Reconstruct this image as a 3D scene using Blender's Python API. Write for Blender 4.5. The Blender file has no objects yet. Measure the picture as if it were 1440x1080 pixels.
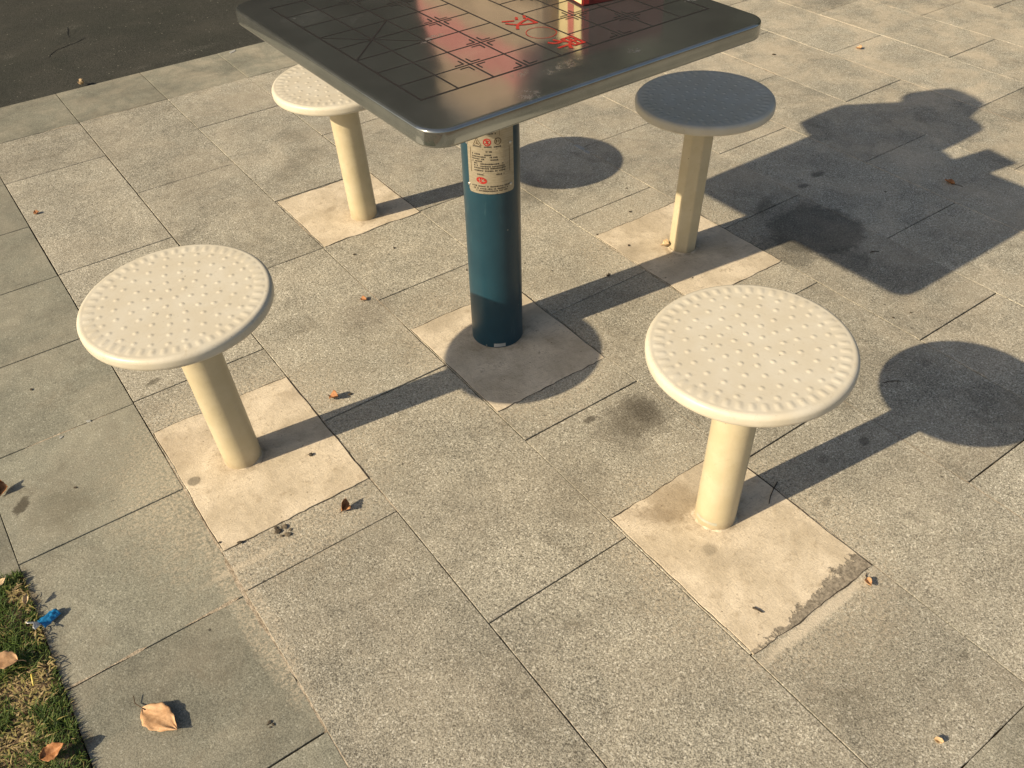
import bpy, bmesh, math, random
from mathutils import Vector, Matrix, noise as mnoise
PI=math.pi
R=random.Random(11)
C=bpy.context.scene.collection
sc=bpy.context.scene

# ------------------------------------------------------------ camera
FW=Vector((0.4286,0.6159,-0.6611)); RT=Vector((0.8105,-0.5854,-0.0200)); UP=Vector((0.3993,0.5273,0.7500))
FPX=1231.1; CAMH=1.25
cam=bpy.data.cameras.new('camera'); co=bpy.data.objects.new('camera',cam); C.objects.link(co)
RT.normalize(); FW.normalize(); UP=RT.cross(FW); UP.normalize()
m=Matrix((( RT.x,UP.x,-FW.x,0),(RT.y,UP.y,-FW.y,0),(RT.z,UP.z,-FW.z,CAMH),(0,0,0,1)))
co.matrix_world=m
cam.sensor_width=36; cam.lens=FPX/1440*36; cam.clip_start=.02; cam.clip_end=500
sc.camera=co
def at(px,py,z=0.0):
    d=FW*FPX+RT*(px-720)-UP*(py-540)
    t=(z-CAMH)/d.z
    return Vector((d.x*t,d.y*t,z))

# ------------------------------------------------------------ object helpers
def tag(o,label=None,cat=None,group=None,kind=None):
    if label: o['label']=label
    if cat: o['category']=cat
    if group: o['group']=group
    if kind: o['kind']=kind
    return o
def link(name,me,mat=None,parent=None,smooth=False):
    o=bpy.data.objects.new(name,me); C.objects.link(o)
    if mat is not None: me.materials.append(mat)
    if parent is not None: o.parent=parent
    if smooth:
        for p in me.polygons: p.use_smooth=True
    return o
def pym(name,v,f,mat=None,parent=None,smooth=False):
    me=bpy.data.meshes.new(name); me.from_pydata(v,[],f); me.update()
    return link(name,me,mat,parent,smooth)
def bmo(name,bm,mat=None,parent=None,smooth=False):
    me=bpy.data.meshes.new(name); bm.to_mesh(me); bm.free()
    return link(name,me,mat,parent,smooth)
def empty(name,loc):
    o=bpy.data.objects.new(name,None); C.objects.link(o); o.location=loc; o.empty_display_size=.05
    return o
def fattr(me,name,vals,domain='FACE'):
    a=me.attributes.new(name,'FLOAT',domain)
    a.data.foreach_set('value',vals)

# ------------------------------------------------------------ node helpers
class NT:
    def __init__(s,name):
        s.m=bpy.data.materials.new(name); s.m.use_nodes=True; s.t=s.m.node_tree
        s.b=s.t.nodes['Principled BSDF']; s.L=s.t.links
        s.out=s.t.nodes['Material Output']
    def n(s,typ,**kw):
        x=s.t.nodes.new(typ)
        for k,v in kw.items():
            if k.startswith('_'): setattr(x,k[1:],v)
        for k,v in kw.items():
            if k.startswith('_'): continue
            k2=k.replace('__',' ')
            s.put(x.inputs[k2],v)
        return x
    def put(s,inp,v):
        if isinstance(v,bpy.types.NodeSocket): s.L.new(v,inp)
        else: inp.default_value=v
    def pos(s):
        return s.n('ShaderNodeNewGeometry').outputs['Position']
    def obj(s):
        return s.n('ShaderNodeTexCoord').outputs['Object']
    def noise(s,vec,scale,detail=3,rough=.55,dist=0):
        x=s.n('ShaderNodeTexNoise'); s.L.new(vec,x.inputs['Vector'])
        x.inputs['Scale'].default_value=scale; x.inputs['Detail'].default_value=detail
        x.inputs['Roughness'].default_value=rough; x.inputs['Distortion'].default_value=dist
        return x.outputs['Fac']
    def vor(s,vec,scale,feature='F1',out='Distance',rnd=1):
        x=s.n('ShaderNodeTexVoronoi',_feature=feature); s.L.new(vec,x.inputs['Vector'])
        x.inputs['Scale'].default_value=scale; x.inputs['Randomness'].default_value=rnd
        return x.outputs[out]
    def math(s,op,a,b=0.0,c=0.0,clamp=False):
        x=s.n('ShaderNodeMath',_operation=op); x.use_clamp=clamp
        s.put(x.inputs[0],a); s.put(x.inputs[1],b); s.put(x.inputs[2],c)
        return x.outputs[0]
    def mr(s,v,a,b,c=0.0,d=1.0):
        x=s.n('ShaderNodeMapRange',_interpolation_type='SMOOTHSTEP')
        s.put(x.inputs['Value'],v)
        x.inputs['From Min'].default_value=a; x.inputs['From Max'].default_value=b
        x.inputs['To Min'].default_value=c; x.inputs['To Max'].default_value=d
        return x.outputs['Result']
    def lin(s,v,a,b,c=0.0,d=1.0):
        x=s.n('ShaderNodeMapRange'); s.put(x.inputs['Value'],v)
        x.inputs['From Min'].default_value=a; x.inputs['From Max'].default_value=b
        x.inputs['To Min'].default_value=c; x.inputs['To Max'].default_value=d
        return x.outputs['Result']
    def mix(s,f,a,b,mode='MIX'):
        x=s.n('ShaderNodeMix',_data_type='RGBA',_blend_type=mode)
        s.put(x.inputs['Factor'],f)
        for i,v in ((6,a),(7,b)):
            if isinstance(v,(tuple,list)): v=(*v,1) if len(v)==3 else v
            s.put(x.inputs[i],v)
        return x.outputs[2]
    def attr(s,name):
        return s.n('ShaderNodeAttribute',_attribute_name=name).outputs['Fac']
    def vmap(s,vec,loc=(0,0,0),scl=(1,1,1),rot=(0,0,0)):
        x=s.n('ShaderNodeMapping'); s.L.new(vec,x.inputs['Vector'])
        x.inputs['Location'].default_value=loc; x.inputs['Scale'].default_value=scl; x.inputs['Rotation'].default_value=rot
        return x.outputs[0]
    def bump(s,h,dist,strength=1.0,normal=None):
        x=s.n('ShaderNodeBump'); s.L.new(h,x.inputs['Height'])
        x.inputs['Distance'].default_value=dist; x.inputs['Strength'].default_value=strength
        if normal is not None: s.L.new(normal,x.inputs['Normal'])
        return x.outputs['Normal']
    def blob(s,vec,x,y,rx,ry,rot=0,edge=.25,nz=None,amp=.5):
        # soft-edged irregular spot round (x, y) on the ground
        c,d=math.cos(rot),math.sin(rot)
        v=s.n('ShaderNodeVectorMath',_operation='SUBTRACT'); s.L.new(vec,v.inputs[0]); v.inputs[1].default_value=(x,y,0)
        v=s.vmap(v.outputs[0],rot=(0,0,-rot))
        v=s.vmap(v,scl=(1/rx,1/ry,0))
        l=s.n('ShaderNodeVectorMath',_operation='LENGTH'); s.L.new(v,l.inputs[0])
        dd=l.outputs['Value']
        if nz is not None:
            dd=s.math('ADD',dd,s.math('MULTIPLY',s.math('SUBTRACT',nz,.5),amp*2))
        return s.mr(dd,1.0-edge,1.0+edge,1.0,0.0)
    def base(s,c,rough=.8,metal=0.0,normal=None,spec=None):
        if isinstance(c,tuple): c=(*c,1) if len(c)==3 else c
        s.put(s.b.inputs['Base Color'],c); s.put(s.b.inputs['Roughness'],rough); s.put(s.b.inputs['Metallic'],metal)
        if normal is not None: s.L.new(normal,s.b.inputs['Normal'])
        if spec is not None: s.put(s.b.inputs['Specular IOR Level'],spec)
        return s.m

SEATS=[(.256,1.311),(.894,.645),(1.481,1.336),(.907,1.999)]
POST=(.890,1.332)

# ------------------------------------------------------------ ground materials
def mat_granite():
    s=NT('granite_paving'); P=s.pos()
    tone=s.attr('tone'); kind=s.attr('border'); rub=s.attr('rub')
    n1=s.noise(P,470,2.5,.7); n2=s.noise(P,210,3,.6); big=s.noise(P,6,4,.6); mid=s.noise(P,28,4,.65)
    fl=s.vor(P,260,out='Distance'); cellc=s.n('ShaderNodeTexVoronoi'); s.L.new(P,cellc.inputs['Vector']); cellc.inputs['Scale'].default_value=400
    sep=s.n('ShaderNodeSeparateColor'); s.L.new(cellc.outputs['Color'],sep.inputs[0])
    k=s.mr(s.math('ADD',s.math('MULTIPLY',n1,.75),s.math('MULTIPLY',n2,.25)),.35,.65)
    col=s.mix(k,(.140,.130,.103),(.545,.505,.405))
    col=s.mix(s.math('MULTIPLY',s.mr(sep.outputs[0],.86,.98),.6),col,(.78,.74,.63))
    col=s.mix(s.math('MULTIPLY',s.mr(sep.outputs[1],.86,.97),.75),col,(.095,.085,.066))
    # smooth greyer border stone
    k2=s.mr(n1,.25,.75)
    colb=s.mix(k2,(.128,.125,.096),(.320,.312,.250))
    colb=s.mix(s.math('MULTIPLY',s.mr(sep.outputs[0],.92,.99),.28),colb,(.62,.61,.52))
    colb=s.mix(s.math('MULTIPLY',s.mr(sep.outputs[1],.9,.98),.5),colb,(.10,.098,.08))
    col=s.mix(kind,col,colb)
    # tile tone, mottling
    f=s.math('ADD',s.lin(tone,0,1,.84,1.13),s.lin(big,.3,.7,-.17,.17))
    f=s.math('ADD',f,s.lin(mid,.3,.7,-.13,.13))
    x=s.n('ShaderNodeVectorMath',_operation='SCALE'); s.L.new(col,x.inputs[0]); s.L.new(f,x.inputs['Scale']); col=x.outputs[0]
    # dry sandy dust: strongest by the cement pads and along the joints to the upper right
    sx=s.n('ShaderNodeSeparateXYZ'); s.L.new(P,sx.inputs[0])
    far=s.lin(s.math('ADD',sx.outputs[0],s.math('MULTIPLY',sx.outputs[1],.35)),1.3,3.6,0,.40)
    dustn=s.mr(s.noise(P,5,5,.7,.4),.38,.66)
    dust=s.math('MULTIPLY',s.math('ADD',far,.12),dustn)
    for (x0,y0,rx,ry) in ((.28,1.29,.27,.30),(.89,.56,.24,.26),(1.47,1.33,.25,.28),(.88,1.29,.23,.27),(.125,1.0,.030,.26)):
        b=s.blob(P,x0,y0,rx,ry,0,.3,mid,.45)
        dust=s.math('MAXIMUM',dust,s.math('MULTIPLY',b,s.mr(s.noise(P,170,5,.8),.42,.64,.05,.62)))
    dirt=s.math('MULTIPLY',s.mr(s.noise(P,9,6,.75,.8),.53,.70),s.mr(s.noise(P,120,3,.8),.38,.60,.35,1))
    col=s.mix(s.math('MULTIPLY',dirt,.50),col,(.135,.118,.085))
    col=s.mix(dust,col,(.64,.54,.40))
    # greyish traffic film
    col=s.mix(s.math('MULTIPLY',s.mr(s.noise(P,3.1,5,.65,.6),.50,.72),.30),col,(.22,.205,.165))
    soil=s.math('ADD',sx.outputs[0],s.math('MULTIPLY',s.math('SUBTRACT',s.noise(P,26,5,.75),.5),.075))
    soil=s.math('MULTIPLY',s.mr(soil,-.172,-.160,1,0),s.mr(sx.outputs[1],1.27,1.30,1,0))
    col=s.mix(s.math('MULTIPLY',soil,.6),col,(.13,.095,.058))
    # stains with a shape of their own
    rag=s.noise(P,22,5,.7); fine=s.noise(P,90,4,.7)
    def st(px,py,rx,ry,rot,stren,colr=(.07,.062,.048),edge=.35,nz=rag,amp=.9):
        nonlocal col
        a=at(px,py); b=s.blob(P,a.x,a.y,rx,ry,rot,edge,nz,amp)
        b=s.math('MULTIPLY',b,stren); col=s.mix(b,col,colr)
    st(890,592,.075,.055,.3,.62,(.085,.070,.050),.6)
    st(905,575,.03,.045,0,.5,(.06,.05,.038),.5,fine)
    st(830,590,.016,.008,0,.7,(.05,.04,.03),.4,fine)
    st(1146,322,.13,.12,.2,.50,(.060,.056,.045),.12,rag,.55)
    st(1105,352,.06,.08,.2,.40,(.055,.052,.043),.2)
    st(1190,365,.05,.06,.2,.35,(.055,.052,.043),.2)
    st(1075,290,.05,.02,.4,.5,(.07,.065,.05),.5)
    st(30,712,.022,.012,.9,.8,(.06,.05,.035),.25,fine)
    st(85,715,.05,.05,0,.35,(.10,.09,.06),.6)
    st(215,537,.018,.008,.3,.6,(.08,.07,.05),.3,fine)
    st(1150,245,.022,.012,-.1,.6,(.05,.047,.04),.3,fine)
    st(1130,261,.016,.010,-.1,.6,(.05,.047,.04),.3,fine)
    st(1157,645,.014,.010,.2,.35,(.045,.04,.033),.3,fine)
    st(1215,620,.012,.010,.2,.5,(.045,.04,.033),.3,fine)
    st(1163,705,.014,.008,.2,.35,(.07,.06,.045),.3,fine)
    st(1277,724,.016,.008,-.3,.35,(.09,.08,.06),.3,fine)
    st(1303,510,.014,.010,.2,.35,(.05,.045,.037),.3,fine)
    st(760,270,.06,.05,.4,.35,(.09,.08,.06),.6)
    st(745,262,.09,.03,1.0,.30,(.09,.08,.06),.6)
    st(420,230,.12,.05,.6,.35,(.13,.115,.085),.6)
    st(520,440,.08,.05,.8,.35,(.11,.09,.07),.6)
    st(410,190,.05,.05,.6,.25,(.13,.115,.085),.6)
    st(1215,935,.09,.07,.2,.18,(.15,.13,.09),.6)
    st(800,680,.12,.07,.9,.25,(.13,.11,.08),.6)
    st(740,975,.008,.006,0,.5,(.09,.08,.06),.4,fine)
    st(1358,922,.008,.006,0,.5,(.09,.08,.06),.4,fine)
    st(1150,868,.13,.010,.02,.65,(.66,.57,.44),.5,fine)
    st(350,790,.07,.008,.02,.45,(.62,.53,.40),.5,fine)
    # tiny dark specks of dirt
    sp=s.vor(P,16,out='Distance'); sp2=s.mr(s.math('ADD',sp,s.math('MULTIPLY',fine,.04)),.045,.075,1,0)
    spc=s.n('ShaderNodeTexVoronoi'); s.L.new(P,spc.inputs['Vector']); spc.inputs['Scale'].default_value=16
    se=s.n('ShaderNodeSeparateColor'); s.L.new(spc.outputs['Color'],se.inputs[0])
    col=s.mix(s.math('MULTIPLY',sp2,s.mr(se.outputs[0],.72,.78,0,.8)),col,(.045,.038,.03))
    h=s.math('ADD',s.math('MULTIPLY',n1,1.0),s.math('MULTIPLY',n2,1.2))
    amp=s.math('MULTIPLY',h,s.lin(kind,0,1,1.0,.55))
    nm=s.bump(amp,.0014,.7)
    return s.base(col,.82,0,nm,.3)
def mat_bed():
    s=NT('joint_dirt'); P=s.pos()
    n=s.noise(P,5.0,4,.6); g=s.noise(P,60,3,.6)
    k=s.mr(s.math('ADD',n,s.math('MULTIPLY',g,.12)),.64,.80)
    col=s.mix(k,(.022,.017,.011),(.30,.235,.16))
    return s.base(col,.95,0,s.bump(s.noise(P,400,2),.002),.1)
def mat_fill():
    s=NT('joint_sand'); P=s.pos(); g=s.noise(P,90,4,.7)
    return s.base(s.mix(s.mr(g,.35,.65),(.26,.21,.15),(.50,.42,.32)),.95,0,s.bump(s.noise(P,300,3),.002),.1)
def mat_asphalt():
    s=NT('worn_asphalt'); P=s.pos()
    n1=s.noise(P,240,3,.7); n2=s.noise(P,5,5,.65); n3=s.noise(P,30,5,.7)
    col=s.mix(s.mr(n1,.3,.75),(.024,.0245,.0205),(.084,.084,.073))
    col=s.mix(s.math('MULTIPLY',s.mr(n2,.42,.7),.4),col,(.078,.074,.062))
    col=s.mix(s.math('MULTIPLY',s.mr(s.noise(P,2.2,4,.6,.5),.45,.62),.35),col,(.030,.034,.028))
    sx=s.n('ShaderNodeSeparateXYZ'); s.L.new(P,sx.inputs[0])
    # pale scuffs and chips
    c=s.n('ShaderNodeTexVoronoi'); s.L.new(P,c.inputs['Vector']); c.inputs['Scale'].default_value=120
    se=s.n('ShaderNodeSeparateColor'); s.L.new(c.outputs['Color'],se.inputs[0])
    m=s.math('MULTIPLY',s.mr(se.outputs[0],.965,.985),s.mr(c.outputs['Distance'],.15,.35,1,0))
    col=s.mix(m,col,(.30,.29,.24))
    for px,py,rx,ry,ro in ((272,68,.10,.02,.1),(200,92,.03,.015,0),(98,38,.05,.025,.5),(10,78,.03,.03,0)):
        a=at(px,py); b=s.blob(P,a.x,a.y,rx,ry,ro,.5,n3,.9)
        col=s.mix(s.math('MULTIPLY',b,s.mr(s.noise(P,150,3,.8),.52,.66,0,.6)),col,(.28,.27,.23))
    nm=s.bump(n1,.004,.8)
    return s.base(col,.9,0,nm,.2)
def mat_pad():
    s=NT('cement_mortar'); P=s.pos()
    n1=s.noise(P,9,6,.65,.3); n2=s.noise(P,45,5,.7); n3=s.noise(P,300,2,.6)
    sc_=s.noise(s.vmap(P,scl=(1,7,1),rot=(0,0,.6)),40,4,.7)
    col=s.mix(s.mr(n1,.3,.72),(.50,.42,.305),(.745,.64,.49))
    col=s.mix(s.math('MULTIPLY',s.mr(n2,.52,.72),.55),col,(.35,.275,.185))
    col=s.mix(s.math('MULTIPLY',s.mr(sc_,.54,.66),.40),col,(.40,.33,.245))
    ck=s.n('ShaderNodeTexVoronoi',_feature='DISTANCE_TO_EDGE'); s.L.new(s.mix(.16,P,s.n('ShaderNodeTexNoise',Scale=14.0).outputs['Color']),ck.inputs['Vector']); ck.inputs['Scale'].default_value=5.5
    col=s.mix(s.math('MULTIPLY',s.mr(ck.outputs['Distance'],.0,.012,1,0),s.mr(n1,.50,.60,0,.55)),col,(.22,.165,.11))
    rag=s.noise(P,30,5,.75)
    def st(px,py,rx,ry,rot,stren,colr,edge=.3,amp=.7):
        nonlocal col
        a=at(px,py); b=s.math('MULTIPLY',s.blob(P,a.x,a.y,rx,ry,rot,edge,rag,amp),stren); col=s.mix(b,col,colr)
    st(945,705,.055,.05,.2,.6,(.27,.205,.13),.6,.9)
    st(925,725,.02,.05,.9,.45,(.22,.165,.105),.6,.9)
    st(998,773,.013,.012,0,.6,(.24,.20,.145),.5,.25)
    st(1030,785,.05,.02,-.6,.25,(.33,.28,.21),.6)
    st(273,677,.0125,.0115,0,.75,(.19,.165,.125),.15,.1)
    st(255,630,.06,.05,0,.3,(.38,.30,.21),.6)
    st(425,550,.07,.03,.3,.35,(.37,.30,.22),.6)
    st(620,450,.05,.04,.2,.4,(.30,.25,.18),.6)
    st(880,355,.05,.03,.2,.45,(.32,.27,.20),.5)
    st(465,295,.02,.01,.2,.5,(.30,.24,.17),.5)
    for (bx,by),rr_ in (((.256,1.311),.050),((.894,.645),.048),((1.481,1.336),.055),((.900,1.992),.050),((.890,1.332),.075)):
        b=s.blob(P,bx,by,rr_,rr_,0,.35,rag,.5)
        col=s.mix(s.math('MULTIPLY',b,s.mr(n2,.35,.65,.15,.6)),col,(.26,.20,.13))
    # grey broken strip along the near right edge of the pad in front
    sx=s.n('ShaderNodeSeparateXYZ'); s.L.new(P,sx.inputs[0])
    w=s.lin(sx.outputs[0],.76,1.0,.002,.030)
    yy=s.math('SUBTRACT',sx.outputs[1],s.math('MULTIPLY',s.math('SUBTRACT',s.noise(P,38,6,.75),.5),.085))
    e=s.mr(s.math('SUBTRACT',s.math('SUBTRACT',yy,.403),w),-.002,.003,1,0)
    e=s.math('MULTIPLY',e,s.mr(sx.outputs[1],.60,.62,1,0))
    col=s.mix(s.math('MULTIPLY',e,s.mr(sx.outputs[0],.72,.75)),col,s.mix(s.mr(s.noise(P,130,4,.8),.35,.65),(.17,.145,.11),(.36,.31,.24)))
    # pin holes
    v=s.vor(P,75); vc=s.n('ShaderNodeTexVoronoi'); s.L.new(P,vc.inputs['Vector']); vc.inputs['Scale'].default_value=75
    se=s.n('ShaderNodeSeparateColor'); s.L.new(vc.outputs['Color'],se.inputs[0])
    hole=s.math('MULTIPLY',s.mr(v,.06,.14,1,0),s.mr(se.outputs[1],.80,.84))
    col=s.mix(s.math('MULTIPLY',hole,.8),col,(.12,.09,.06))
    hh=s.math('ADD',s.math('MULTIPLY',n2,1.0),s.math('MULTIPLY',sc_,.5))
    hh=s.math('SUBTRACT',hh,s.math('MULTIPLY',e,.8))
    nm=s.bump(s.math('ADD',hh,s.math('MULTIPLY',n3,.25)),.0022,.8)
    return s.base(col,.88,0,nm,.25)
def mat_crack():
    s=NT('dark_crevice'); return s.base(s.mix(s.mr(s.noise(s.pos(),40,4),.56,.74),(.05,.038,.025),(.26,.21,.15)),.95)
def mat_soil():
    s=NT('dry_soil'); P=s.pos()
    n=s.noise(P,60,5,.7); n2=s.noise(P,300,3,.7)
    col=s.mix(s.mr(n,.3,.7),(.085,.055,.032),(.27,.19,.115))
    col=s.mix(s.math('MULTIPLY',s.mr(n2,.55,.7),.6),col,(.38,.30,.19))
    return s.base(col,.95,0,s.bump(n2,.004),.1)
def mat_grass():
    s=NT('grass_blades'); a=s.attr('dry')
    r=s.n('ShaderNodeValToRGB'); s.L.new(a,r.inputs[0]); e=r.color_ramp.elements
    e[0].position=0; e[0].color=(.030,.062,.012,1); e[1].position=1; e[1].color=(.38,.28,.14,1)
    for p,c in ((.35,(.085,.135,.024,1)),(.58,(.125,.155,.030,1)),(.75,(.30,.25,.085,1))):
        x=e.new(p); x.color=c
    s.base(r.outputs[0],.6,0,None,.3)
    s.b.inputs['Transmission Weight'].default_value=0
    return s.m

# ------------------------------------------------------------ object materials
def mat_cream(name='cream_enamel',c1=(.575,.52,.41),c2=(.61,.565,.465)):
    s=NT(name); P=s.obj(); G=s.pos()
    n=s.noise(P,18,4,.6); d=s.noise(P,140,3,.6)
    col=s.mix(s.mr(n,.35,.7),c1,c2)
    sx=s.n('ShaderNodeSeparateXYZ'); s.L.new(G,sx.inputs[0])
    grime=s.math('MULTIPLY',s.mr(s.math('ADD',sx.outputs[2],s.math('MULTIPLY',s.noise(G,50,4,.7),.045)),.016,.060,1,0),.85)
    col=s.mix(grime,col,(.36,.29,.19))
    c=s.vor(P,38); vc=s.n('ShaderNodeTexVoronoi'); s.L.new(P,vc.inputs['Vector']); vc.inputs['Scale'].default_value=38
    se=s.n('ShaderNodeSeparateColor'); s.L.new(vc.outputs['Color'],se.inputs[0])
    chip=s.math('MULTIPLY',s.mr(s.math('ADD',c,s.math('MULTIPLY',s.noise(P,160,3,.7),.05)),.05,.085,1,0),s.mr(se.outputs[2],.86,.88))
    col=s.mix(chip,col,(.10,.07,.05))
    pt=s.n('ShaderNodeNewGeometry').outputs['Pointiness']
    cav=s.math('MULTIPLY',s.mr(pt,.470,.496,1,0),s.mr(s.noise(P,30,4,.7),.35,.65,.25,.8))  # hollows round the bumps: grime, and the shade there painted in with it
    col=s.mix(s.math('MULTIPLY',cav,.55),col,(.30,.235,.15))
    col=s.mix(s.math('MULTIPLY',s.mr(s.noise(P,75,5,.8,.5),.56,.68),.30),col,(.40,.33,.22))
    sc2=s.noise(s.vmap(P,scl=(1,14,14),rot=(.3,.2,.7)),30,3,.6)
    col=s.mix(s.math('MULTIPLY',s.mr(sc2,.63,.70),.35),col,(.42,.36,.26))
    s.base(col,s.lin(n,.3,.7,.33,.46),0,s.bump(d,.0006,.25),.35)
    return s.m
def mat_steel():
    s=NT('stainless_steel'); P=s.obj()
    br=s.noise(s.vmap(P,scl=(2,90,2)),14,3,.6)
    sm=s.noise(P,7,5,.65,.5); sm2=s.noise(P,30,5,.7); wave=s.noise(P,5,2,.5)
    col=s.mix(s.mr(sm,.35,.7),(.285,.30,.29),(.36,.375,.36))
    col=s.mix(s.math('MULTIPLY',s.mr(br,.45,.7),.15),col,(.30,.29,.28))
    smudge=s.math('MULTIPLY',s.mr(sm2,.60,.74),.10)
    sx=s.n('ShaderNodeSeparateXYZ'); s.L.new(P,sx.inputs[0])
    for x,y,rx,ry,ro,st in ((.235,-.035,.05,.014,.1,.35),(.17,-.015,.02,.010,.4,.35),(.60,.055,.018,.010,.3,.7),(.36,-.06,.012,.01,.0,.5),(.13,-.09,.02,.02,.8,.5),(.145,.20,.025,.008,.3,.9),(.655,-.01,.012,.03,.5,.35),(.03,.44,.05,.03,.4,.3),(.10,.36,.03,.02,.4,.25)):
        b=s.blob(P,x,y,rx,ry,ro,.4,sm2,1.1)
        smudge=s.math('MAXIMUM',smudge,s.math('MULTIPLY',b,s.mr(s.noise(P,70,5,.8),.42,.6,0,st)))
    s.base(col,s.math('ADD',s.lin(sm,.3,.7,.09,.17),s.math('MULTIPLY',smudge,.45)),.97,s.bump(s.math('ADD',s.math('MULTIPLY',br,.03),s.math('MULTIPLY',wave,2.0)),.0012,.35))
    fin=s.mix(s.math('MULTIPLY',smudge,.35),col,(.50,.50,.46)); s.put(s.b.inputs['Base Color'],fin)
    s.put(s.b.inputs['Metallic'],s.math('SUBTRACT',.86,s.math('MULTIPLY',smudge,.15)))
    return s.m
def mat_teal():
    s=NT('teal_enamel'); P=s.obj()
    n=s.noise(P,12,4,.6); sc_=s.noise(s.vmap(P,scl=(1,1,.15)),60,4,.7)
    col=s.mix(s.mr(n,.3,.7),(.007,.038,.060),(.010,.048,.072))
    col=s.mix(s.math('MULTIPLY',s.mr(sc_,.60,.75),.30),col,(.07,.14,.16))
    v=s.vor(P,42); vc=s.n('ShaderNodeTexVoronoi'); s.L.new(P,vc.inputs['Vector']); vc.inputs['Scale'].default_value=42
    se=s.n('ShaderNodeSeparateColor'); s.L.new(vc.outputs['Color'],se.inputs[0])
    col=s.mix(s.math('MULTIPLY',s.mr(v,.05,.09,1,0),s.mr(se.outputs[0],.82,.86)),col,(.22,.23,.20))
    return s.base(col,.36,0,s.bump(s.noise(P,200,2),.0004,.3),.5)
def simple(name,c,rough=.7,metal=0,scale=60,amt=.25,bump=.0005):
    s=NT(name); P=s.obj(); n=s.noise(P,scale,4,.65)
    c2=tuple(x*(1-amt) for x in c)
    return s.base(s.mix(s.mr(n,.3,.7),c2,c),rough,metal,s.bump(n,bump,.5))
def mat_leaf(name,c1,c2):
    s=NT(name); P=s.obj(); n=s.noise(P,70,5,.7); g=s.noise(P,250,3,.6)
    w=s.n('ShaderNodeTexWave',_wave_type='BANDS',_bands_direction='DIAGONAL'); s.L.new(P,w.inputs['Vector']); w.inputs['Scale'].default_value=45; w.inputs['Distortion'].default_value=6
    col=s.mix(s.mr(n,.35,.65),c1,c2)
    col=s.mix(s.math('MULTIPLY',s.mr(w.outputs['Fac'],.85,1.0),.10),col,tuple(min(1,x*1.25) for x in c2))
    col=s.mix(s.math('MULTIPLY',s.mr(g,.64,.74),.4),col,tuple(x*.35 for x in c1))
    return s.base(col,.62,0,s.bump(s.math('ADD',n,s.math('MULTIPLY',w.outputs['Fac'],.3)),.0010,.6),.3)
def mat_plate():
    s=NT('aluminium_plate'); P=s.obj(); n=s.noise(s.vmap(P,scl=(1,1,8)),60,3,.6)
    return s.base(s.mix(s.mr(n,.3,.7),(.33,.285,.205),(.42,.365,.27)),.38,.35,None,.5)

M=dict(granite=mat_granite(),bed=mat_bed(),fill=mat_fill(),asphalt=mat_asphalt(),pad=mat_pad(),crack=mat_crack(),soil=mat_soil(),grass=mat_grass(),
  cream=mat_cream(), tancream=mat_cream('tan_cream_enamel',(.50,.425,.275),(.55,.475,.325)),steel=mat_steel(),teal=mat_teal(),plate=mat_plate(),
  ink=simple('black_ink',(.012,.010,.009),.75),brown_ink=simple('brown_ink',(.10,.065,.03),.5),red_ink=simple('red_ink',(.50,.024,.016),.5,0,400,.55),
  rivet=simple('rivet_metal',(.62,.60,.55),.3,.8),dark=simple('dark_rubber',(.012,.012,.012),.6),
  sticker=simple('white_sticker',(.42,.42,.40),.5),
  tan=mat_leaf('tan_leaf',(.42,.235,.115),(.60,.37,.20)),rust=mat_leaf('rust_leaf',(.22,.085,.030),(.46,.22,.09)),pale=mat_leaf('pale_leaf',(.38,.26,.14),(.62,.48,.30)),
  stalk=simple('leaf_stalk',(.07,.04,.02),.7),twig=simple('twig_bark',(.05,.035,.022),.8),
  blue=simple('blue_wrapper_film',(.018,.22,.50),.35,0,80,.35,.001),white=simple('white_wrapper_film',(.80,.80,.78),.4,0,80,.12,.001),
  straw=simple('yellow_straw',(.70,.55,.12),.5),feather=simple('white_feather',(.45,.45,.42),.6),
  redcard=simple('red_carton',(.13,.014,.010),.45,0,30,.15),creamcard=simple('cream_carton',(.78,.62,.33),.45,0,30,.1),
  pinkcard=simple('pink_carton',(.60,.16,.12),.5), pink=simple('pink_cloth',(.56,.10,.11),.8,0,25,.35,.004),beige=simple('beige_cloth',(.42,.28,.19),.85,0,25,.2,.004),
  bark=simple('bark',(.10,.075,.05),.9,0,20,.4,.01),foliage=simple('dark_foliage',(.070,.098,.068),.7,0,3,.6))

# ------------------------------------------------------------ pavement
XS=[.130+.3007*k for k in range(0,28)]   # field joints, running away to the upper left
def tiles():
    out=[]      # x0,x1,y0,y1,border
    off={0:1.005,1:.704,2:1.010,3:1.311,4:1.018,5:.730,6:1.040,7:1.340,8:1.046,9:1.352,10:1.06}
    for k in range(27):
        x0,x1=XS[k],XS[k+1]
        o=off.get(k,R.uniform(0,.6))
        ys=[o+.602*j for j in range(-8,12)]
        lo,hi=.105,3.112
        cuts=[lo]+[y for y in ys if lo+.02<y<hi-.02]+[hi]
        for a,b in zip(cuts[:-1],cuts[1:]): out.append((x0,x1,a,b,0))
        out.append((x0,x1,3.112,3.410,1)); out.append((x0,x1,-.195,.105,.45))
        out.append((x0,x1,-.796,-.195,0))
    # border strip on the left (squares) and the paving beyond it
    for j in range(-9,8):
        y1=3.410-.302*(j+9) if False else None
    y=3.410; hs=[.298]+[.302]*14
    for h in hs:
        out.append((-.172,.130,y-h,y,1)); y-=h
    x=-.172
    for k in range(10):
        y=3.410
        for h in (.298,.302,.302,.302,.302,.302,.322):
            out.append((x-.301,x,y-h,y,1 if h==.298 or k<2 else 0)); y-=h
        x-=.301
    return out
v=[];f=[];tone=[];bor=[];rub=[]
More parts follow.
